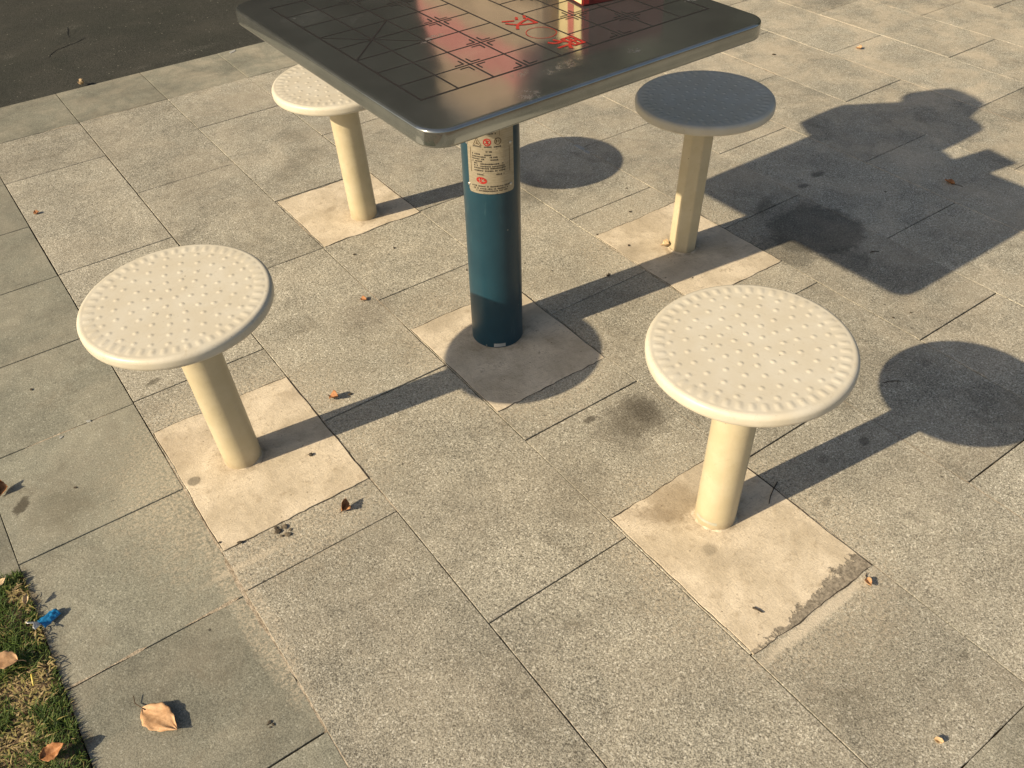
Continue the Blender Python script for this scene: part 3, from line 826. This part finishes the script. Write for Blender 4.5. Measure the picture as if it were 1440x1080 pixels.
# ------------------------------------------------------------ fallen leaves and litter
def leaf(loc,L,W,yaw,mat,label,curl=.3,fold=.2,stalk=.3,pitch=0,roll=0,lift=.002,seed=0,wavy=.12,dir2=None,cat='leaf'):
    nu,nv=22,12; v=[];f=[]
    rs=random.Random(seed+77)
    for i in range(nu+1):
        t=i/nu
        w=W/2*(math.sin(PI*t**.80)**.98)*(1+.06*math.sin(t*31+seed)) if 0<t<1 else 0
        for k in range(nv+1):
            s_=2*k/nv-1
            x=L*t-0; y=w*s_
            z=fold*abs(s_)**1.2*w*1.0+curl*L*(t-.4)**2*(1 if t>.4 else .4)
            z+=wavy*.6*L*mnoise.noise(Vector((t*3.1+seed,s_*1.6,seed*.7)))*(.2+abs(s_))
            if mnoise.noise(Vector((t*9+seed,s_*4,2)))>.42 and abs(s_)>.8: y*=.93
            v.append([x,y,z])
    for i in range(nu):
        for k in range(nv): a=i*(nv+1)+k; f.append((a,a+nv+1,a+nv+2,a+1))
    rot=Matrix.Rotation(yaw,3,'Z')@Matrix.Rotation(-pitch,3,'Y')@Matrix.Rotation(roll,3,'X')
    vv=[rot@Vector(q) for q in v]
    zmin=min(q.z for q in vv); 
    cx=L*.5; cc=rot@Vector((cx,0,0))
    off=Vector((-cc.x,-cc.y,-zmin+lift))
    vv=[q+off for q in vv]
    name='fallen_leaf'
    o=pym(name,[tuple(q) for q in vv],f,mat,None,True); o.location=loc
    md=o.modifiers.new('thickness','SOLIDIFY'); md.thickness=.0005; md.offset=-1
    tag(o,label,cat,'dry leaves scattered on the ground')
    if stalk>0:
        b_=rot@Vector((0,0,v[nv//2][2])); e_=rot@Vector((L*.10,0,v[(nv+1)*2+nv//2][2]+.0003))
        d_=(rot@Vector((-1,0,0))); d_.z=0; d_.normalize(); n_=Vector((-d_.y,d_.x,0))
        pts=[e_,b_,b_+d_*L*stalk*.55+Vector((0,0,-.001)),b_+d_*L*stalk*.95-n_*L*stalk*.28+Vector((0,0,.0015))]
        pts=[q+off for q in pts]
        for q in pts: q.z=max(q.z,.0016)
        stick('stalk',pts,.0009,.0006,M['stalk'],o)
    return o
def stick(name,pts,r0,r1,mat,parent=None,n=7):
    v=[];f=[]
    for i,p in enumerate(pts):
        d=(pts[min(i+1,len(pts)-1)]-pts[max(i-1,0)]).normalized()
        q=d.to_track_quat('Z','Y').to_matrix(); r=r0+(r1-r0)*i/(len(pts)-1)
        for k in range(n):
            a=2*PI*k/n; v.append(tuple(p+q@Vector((r*math.cos(a),r*math.sin(a),0))))
    for i in range(len(pts)-1):
        for k in range(n): j=(k+1)%n; f.append((i*n+k,i*n+j,(i+1)*n+j,(i+1)*n+k))
    f.append(tuple(reversed(range(n)))); f.append(tuple(range((len(pts)-1)*n,len(pts)*n)))
    return pym(name,v,f,mat,parent,True)
def ydir(p,q): a=at(*p); b=at(*q); return math.atan2(b.y-a.y,b.x-a.x)
def pl3(px,py): a=at(px,py); return (a.x,a.y,0)
leaf(pl3(226,1014),.078,.041,ydir((193,997),(250,1034)),M['tan'],'large tan dry leaf with a dark stalk lying on grey paving at the lower left',.05,.16,.34,.05,.05,.003,4,.13)
leaf(pl3(2,691),.030,.022,ydir((0,705),(4,680)),M['rust'],'brown curled leaf at the left edge of the photo on the grey border paving',.8,1.2,.1,.35,.5,.002,8,.25)
leaf((-.235,1.092,.016),.046,.036,ydir((30,940),(-15,945)),M['tan'],'flat tan leaf lying on the grass at the left edge',.25,.25,.35,.10,.1,.004,5,.10)
leaf((-.2085,.893,.014),.036,.024,ydir((72,1072),(98,1058)),M['rust'],'orange brown leaf in the grass near the bottom corner',.5,.5,.1,.15,.3,.004,6,.2)
leaf(pl3(471,561),.026,.020,ydir((461,558),(483,565)),M['rust'],'crumpled orange brown leaf just above the long shadow of the left stool',.9,.9,.1,.1,.3,.001,9,.45)
leaf(pl3(483,714),.025,.018,ydir((476,725),(488,700)),M['rust'],'small brown leaf standing on edge beside the near corner of the left cement pad',.6,1.5,.2,.5,.8,.001,12,.35)
leaf(pl3(1221,822),.024,.011,ydir((1214,800),(1224,832)),M['tan'],'narrow tan leaf with a dark tip at the corner of the broken cement pad',.4,.9,.45,.3,.3,.001,15,.2)
leaf(pl3(1335,258),.030,.024,ydir((1345,262),(1325,257)),M['rust'],'brown leaf lying inside the large table shadow',.5,.6,.8,.12,.1,.001,18,.2)
leaf(at(118,119,0).to_tuple(),.040,.022,ydir((108,112),(128,124)),M['pale'],'curled pale leaf on the edge of the dark asphalt',1.1,1.1,.3,.1,.5,.001,21,.5)
leaf(pl3(52,300),.017,.013,ydir((46,302),(58,300)),M['rust'],'tiny reddish leaf on pale paving at the upper left',.6,.7,0,.1,.3,.001,24,.3)
leaf(pl3(937,348),.030,.022,ydir((929,344),(944,351)),M['pale'],'crumpled pale leaf against the foot of the shaded stool',1.2,1.4,0,.2,.5,.001,27,.6)
leaf(pl3(1208,69),.026,.020,ydir((1200,66),(1215,72)),M['tan'],'small pinkish tan leaf on the sunlit paving near the top right',.7,.8,.1,.1,.2,.001,30,.3)
leaf(pl3(512,422),.018,.013,ydir((505,420),(518,424)),M['rust'],'little brown leaf left of the teal post on stained paving',.6,.9,0,.1,.3,.001,33,.4)
leaf(pl3(1320,1043),.013,.009,ydir((1314,1040),(1326,1045)),M['pale'],'tiny chewed leaf scrap near the lower right corner',.9,1.2,0,.2,.3,.001,36,.5)
leaf((at(6,822).x-.0,at(6,822).y-.01,.012),.018,.012,.3,M['pale'],'small pale leaf in the grass beneath the corner of the paving',.5,.5,0,.1,.2,.004,39,.3)
leaf((at(42,851).x,at(42,851).y,.010),.018,.009,ydir((40,858),(44,845)),M['pale'],'small straw coloured leaf at the grass edge above the blue wrapper',.5,.8,0,.2,.2,.004,42,.3)
def twig(pts,r,label,z=.0012):
    P=[]
    for i,p in enumerate(pts): a=at(*p); a.z=z+.0006*(i%2); P.append(a)
    o=stick('twig',P,r,r*.6,M['twig']); c=P[0].copy(); c.z=0
    for q in o.data.vertices: q.co-=c
    o.location=c; tag(o,label,'twig','bits of twig on the paving'); return o
twig([(1058,856),(1064,859),(1072,863)],.0018,'short thick twig on the broken cement pad',.0035)
twig([(1093,679),(1088,688),(1083,699),(1081,710)],.0011,'bent dark twig in the shadow right of the near stool post',.0028)
twig([(1243,539),(1250,537),(1260,536),(1271,537)],.0010,'thin curved twig inside the round shadow at the right')
twig([(1224,355),(1230,354),(1236,354)],.0013,'tiny straight twig in the big table shadow')
o=twig([(1226,327),(1232,329),(1241,334)],.0011,'x'); o.name='feather'; o.data.materials[0]=M['feather']; tag(o,'thin pale feather in the big table shadow','feather'); del o['group']
# pebbles and crumbs
def pebble(px,py,r,mat,label,cat='pebble',flat=.5,z=0,grp='small crumbs of dirt on the paving',name='pebble',seed=1,stretch=1.0,ang=0):
    bm=bmesh.new(); bmesh.ops.create_icosphere(bm,subdivisions=3,radius=1)
    for w in bm.verts:
        k=1+.45*mnoise.noise(w.co*1.7+Vector((seed*3.1,px,py)))
        q=w.co*k*r; q=Vector((q.x*stretch,q.y,q.z*flat)); w.co=Matrix.Rotation(ang,3,'Z')@q
    zm=min(w.co.z for w in bm.verts)
    for w in bm.verts: w.co.z-=zm
    o=bmo(name,bm,mat,None,True); a=at(px,py); o.location=(a.x,a.y,z); tag(o,label,cat,grp); return o
crumb=simple('dirt_crumb',(.085,.065,.043),.9,0,300,.4)
pebble(437,641,.0042,simple('dark_pebble',(.10,.08,.055),.8,0,200),'dark pebble on the left cement pad beside the shadow',z=.0016,name='pebble')
DG=[(492,555,.0042,0),(856,386,.0032,0),(881,265,.0030,0),(886,298,.0038,0),(884,346,.0034,.0016),(855,388,.0042,0),(936,391,.0022,0),(974,391,.0026,0),(776,381,.0020,0),(338,764,.0040,.0016),(309,764,.0022,.0016),(44,548,.0032,0),(106,686,.0030,0),(379,1016,.0028,0),(384,1019,.0022,0),(380,1023,.0016,0),(376,1019,.0014,0),(1256,447,.0030,0),(1088,77,.006,0),(840,330,.0030,0),(656,380,.0025,0),(1281,440,.0025,0),(498,358,.003,0),(554,349,.003,0),(1245,270,.003,0)]
def crumbs():
    for n,(px,py,r,z) in enumerate(DG):
        r*=.8
        pebble(px,py,r,crumb,'dark crumb of dirt on the ground','crumb',.35,z,'dark crumbs of dirt on the ground','dirt_crumb',n,1.5,n)
crumbs()
chew=simple('crumbled_mortar',(.20,.16,.11),.95,0,200,.5,.003)
for n,(px,py,r) in enumerate(((391,748,.0050),(401,741,.0045),(405,752,.0045),(388,743,.0030),(396,754,.0028),(408,745,.0025),(397,742,.0022))):
    pebble(px,py,r,chew if n%3 else crumb,'crumbled mortar beside the near edge of the left cement pad','crumb',.3,0,'crumbled mortar by the left cement pad','mortar_crumb',n+50,1.3,n*1.3)
# paint chips in the round shadow behind the post
def flake(pts,z,mat,name,label,cat,grp=None):
    P=[at(*p,z) for p in pts]; c=sum(P,Vector())/len(P); n=len(P)
    v=[tuple(q-c) for q in P]+[tuple(q-c-Vector((0,0,.0011))) for q in P]
    f=[tuple(range(n)),tuple(reversed(range(n,2*n)))]+[(i,n+i,n+(i+1)%n,(i+1)%n) for i in range(n)]
    o=pym(name,v,f,mat); o.location=c; tag(o,label,cat,grp); return o
chip=simple('white_paint',(.42,.42,.39),.8,0,150,.3)
flake([(806,204),(811,203),(818,206),(823,209),(818,211),(812,208)],.0016,chip,'paint_splash','longer pale paint chip in the round shadow behind the teal post','paint chip','pale paint chips in the round shadow')
flake([(820,212),(825,211),(830,214),(828,216),(822,214)],.0016,chip,'paint_splash','shorter pale paint chip in the round shadow behind the teal post','paint chip','pale paint chips in the round shadow')
flake([(83,614.5),(88,612.5),(88,614.5),(84,617)],.0012,chip,'paint_splash','small white mark on the grey border left of the stool','paint chip','white marks on the grey border')
flake([(120,591.5),(126,590),(128,592.5),(123,594)],.0012,chip,'paint_splash','white fleck further up the grey border joint','paint chip','white marks on the grey border')
flake([(397,67),(406,62),(408,63.5),(400,69)],.0014,chip,'paint_splash','dummy','paint chip') if False else None
flake([(322,73.5),(330,69.5),(331,71.5),(324,75)],.0014,chip,'paint_splash','thin white scrap on the paving below the table corner','paint chip')
# candy wrapper
def wrapper():
    a=at(70,872); t=empty('candy_wrapper',(a.x,a.y,0)); tag(t,'crumpled blue wrapper with a white torn end at the edge of the grass','wrapper')
    yaw=ydir((54,884),(76,866)); rot=Matrix.Rotation(yaw,3,'Z')
    v=[];f=[];nu,nv=14,8
    for i in range(nu+1):
        for k in range(nv+1):
            t_=i/nu; s_=k/nv-.5
            x=(t_-.45)*.032; w=.024*(1-.25*t_); y=s_*w
            z=.005+.007*math.cos(s_*PI)*(1-.35*t_)+.003*1.6*mnoise.noise(Vector((t_*5,s_*6,2)))
            v.append(tuple(rot@Vector((x,y,z))))
    for i in range(nu):
        for k in range(nv): q=i*(nv+1)+k; f.append((q,q+nv+1,q+nv+2,q+1))
    o=pym('wrapper_body',v,f,M['blue'],t,True); o.modifiers.new('t','SOLIDIFY').thickness=.0005
    v=[];f=[]
    for i in range(9):
        for k in range(7):
            t_=i/8; s_=k/6-.5
            x=-.0144-.014*t_; y=s_*(.009+.020*t_); z=.0095+.010*t_+.003*math.sin(s_*12)*t_
            if abs(s_)<.12 and t_>.4: x+=.006*t_
            v.append(tuple(rot@Vector((x,y,z))))
    for i in range(8):
        for k in range(6): q=i*7+k; f.append((q,q+7,q+8,q+1))
    o=pym('wrapper_end',v,f,M['white'],t,True); o.modifiers.new('t','SOLIDIFY').thickness=.0005
wrapper()
P=[at(44,948,.02),at(45.5,955,.019),at(47.5,964,.017)]
o=stick('straw_scrap',P,.0016,.0016,M['straw']); c=P[0].copy()
for q in o.data.vertices: q.co-=c
o.location=c; tag(o,'short yellow plastic bit in the grass','plastic scrap')

# ------------------------------------------------------------ lawn
bm=bmesh.new(); bmesh.ops.create_grid(bm,x_segments=120,y_segments=120,size=.5)
LX0,LX1,LY0,LY1=-1.4,-.1735,-.6,1.2855
for q in bm.verts:
    x=LX1+(LX0-LX1)*(.5-q.co.x)**1.5; y=LY0+(q.co.y+.5)*(LY1-LY0)
    e=min(1,(LX1-x)/.02,(LY1-y)/.02)
    z=-.004+e*(.006+.010*mnoise.noise(Vector((x*14,y*14,0)))+.005*mnoise.noise(Vector((x*60,y*60,0))))
    q.co=Vector((x,y,z))
tag(bmo('lawn_soil',bm,M['soil'],None,True),kind='structure')
v=[];f=[];dry=[]
rg=random.Random(3)
def dens(x,y): return mnoise.noise(Vector((x*16+3,y*16,7)))+.5*mnoise.noise(Vector((x*45,y*45,2)))
bare=[at(20,970),at(40,945),at(38,985),at(15,1062),at(30,1050),at(45,838),at(60,910)]
def blade(x,y,h,lean,az,w,d,z0,flat=False):
    b=len(v); n=4; dx,dy=math.cos(az),math.sin(az)
    for i in range(n):
        t=i/n; r=lean*t*t*h*(1.2 if not flat else 1.0); z=z0+h*t*(1-.45*lean*t) if not flat else z0+h*.12*math.sin(t*PI)
        if flat: r=h*t
        ww=w*(1-t**1.6)
        cx,cy=x+dx*r,y+dy*r
        v.append((cx-dy*ww,cy+dx*ww,z)); v.append((cx+dy*ww,cy-dx*ww,z))
    t=1; r=lean*h*1.2 if not flat else h
    v.append((x+dx*r,y+dy*r,z0+h*(1-.45*lean) if not flat else z0+.001))
    for i in range(n-1): a=b+2*i; f.append((a,a+1,a+3,a+2)); dry.append(d)
    a=b+2*(n-1); f.append((a,a+1,a+2)); dry.append(d)
cnt=0
while cnt<40000:
    x=LX1-abs(rg.random()**1.1)*.34; y=rg.uniform(.45,1.284)
    k=dens(x,y); bz=min((Vector((x,y,0))-q).length for q in bare)
    g_=(k*.6+(bz-.024)*9) if bz<.042 else k*.6+.60
    cnt+=1
    if g_>-.05 and rg.random()<.5+g_*1.2:
        h=rg.uniform(.010,.028); d=min(1,max(0,rg.gauss(.25,.13)+(-.30 if False else 0)+max(0,.15-g_)*.8+(rg.random()<.12)*.4))
        h*=min(1,.38+(LX1-x)*14)
        blade(x,y,h,rg.uniform(.2,1.1),rg.uniform(0,2*PI),rg.uniform(.0006,.0013),d,rg.uniform(-.001,.003))
    elif rg.random()<.35:
        blade(x,y,rg.uniform(.006,.016),1,rg.uniform(0,2*PI),rg.uniform(.0007,.0016),min(1,max(0,rg.gauss(.88,.12))),rg.uniform(.003,.010),True)
for i in range(9000):
    x=rg.uniform(-1.2,-.50); y=rg.uniform(-.2,1.28)
    blade(x,y,rg.uniform(.015,.03),rg.uniform(.2,1),rg.uniform(0,2*PI),.0015,min(1,max(0,rg.gauss(.4,.18))),0)
for i in range(260): # tufts over the edge of the stone
    y=rg.uniform(.5,1.28); 
    if mnoise.noise(Vector((y*30,0,0)))<-.15: continue
    blade(LX1+rg.uniform(-.006,.0015),y,rg.uniform(.006,.014),rg.uniform(.3,1.1),rg.gauss(0,.9),rg.uniform(.0006,.0011),min(1,max(0,rg.gauss(.45,.2))),-.002)
o=pym('grass',v,f,M['grass']); fattr(o.data,'dry',dry); tag(o,'short green and straw coloured grass beside the paving','grass',None,'stuff')

# ------------------------------------------------------------ trees out of view, added so the steel mirrors something dark
v=[];f=[]
rt=random.Random(9)
for k in range(20):
    az=math.radians(2+k*5.6); d=rt.uniform(9.5,11) if k%2 else rt.uniform(12,14); cx,cy=d*math.cos(az),d*math.sin(az); H=rt.uniform(6.5,8.5)
    for q in range(2600):
        u=rt.gauss(0,1);w=rt.gauss(0,1);h=rt.gauss(0,1); n_=math.sqrt(u*u+w*w+h*h)+1e-6; r=rt.random()**.45
        x=cx+u/n_*r*2.1; y=cy+w/n_*r*2.1; z=H*.52+h/n_*r*H*.48
        s_=rt.uniform(.12,.26); a=Vector((rt.gauss(0,1),rt.gauss(0,1),rt.gauss(0,1))).normalized(); b_=a.orthogonal().normalized(); c_=a.cross(b_)
        p=Vector((x,y,max(.2,z))); b0=len(v)
        v.extend([tuple(p+b_*s_),tuple(p+c_*s_*.6),tuple(p-b_*s_),tuple(p-c_*s_*.6)]); f.append((b0,b0+1,b0+2,b0+3))
    b0=len(v)
    for z,r in ((0,.2),(H*.6,.12)):
        for j in range(8): v.append((cx+r*math.cos(j*PI/4),cy+r*math.sin(j*PI/4),z))
    for j in range(8): f.append((b0+j,b0+(j+1)%8,b0+8+(j+1)%8,b0+8+j))
o=pym('added_tree_line',v,f,M['foliage']); tag(o,'unseen row of leafy trees added to darken the reflections in the steel','trees',None,'stuff')

# ------------------------------------------------------------ light
K=Vector((1.701,-.182,-1)).normalized()
sun=bpy.data.lights.new('sun','SUN'); so=bpy.data.objects.new('sun',sun); C.objects.link(so)
so.rotation_mode='QUATERNION'; so.rotation_quaternion=K.to_track_quat('-Z','Y'); so.location=(-3,1,4)
sun.energy=5.0; sun.angle=math.radians(.55); sun.color=(1,.845,.605)
W_=bpy.data.worlds.new('World'); sc.world=W_; W_.use_nodes=True
nt=W_.node_tree; bg=nt.nodes['Background']; sky=nt.nodes.new('ShaderNodeTexSky'); sky.sky_type='NISHITA'; sky.sun_disc=False
sky.sun_elevation=math.asin(-K.z); sky.sun_rotation=math.atan2(-K.x,-K.y); sky.air_density=1.1; sky.dust_density=2.4; sky.ozone_density=.7
nt.links.new(sky.outputs[0],bg.inputs['Color']); bg.inputs['Strength'].default_value=.086
sc.view_settings.view_transform='Standard'; sc.view_settings.look='None'; sc.view_settings.exposure=.34; sc.view_settings.gamma=1
sc.cycles.max_bounces=6
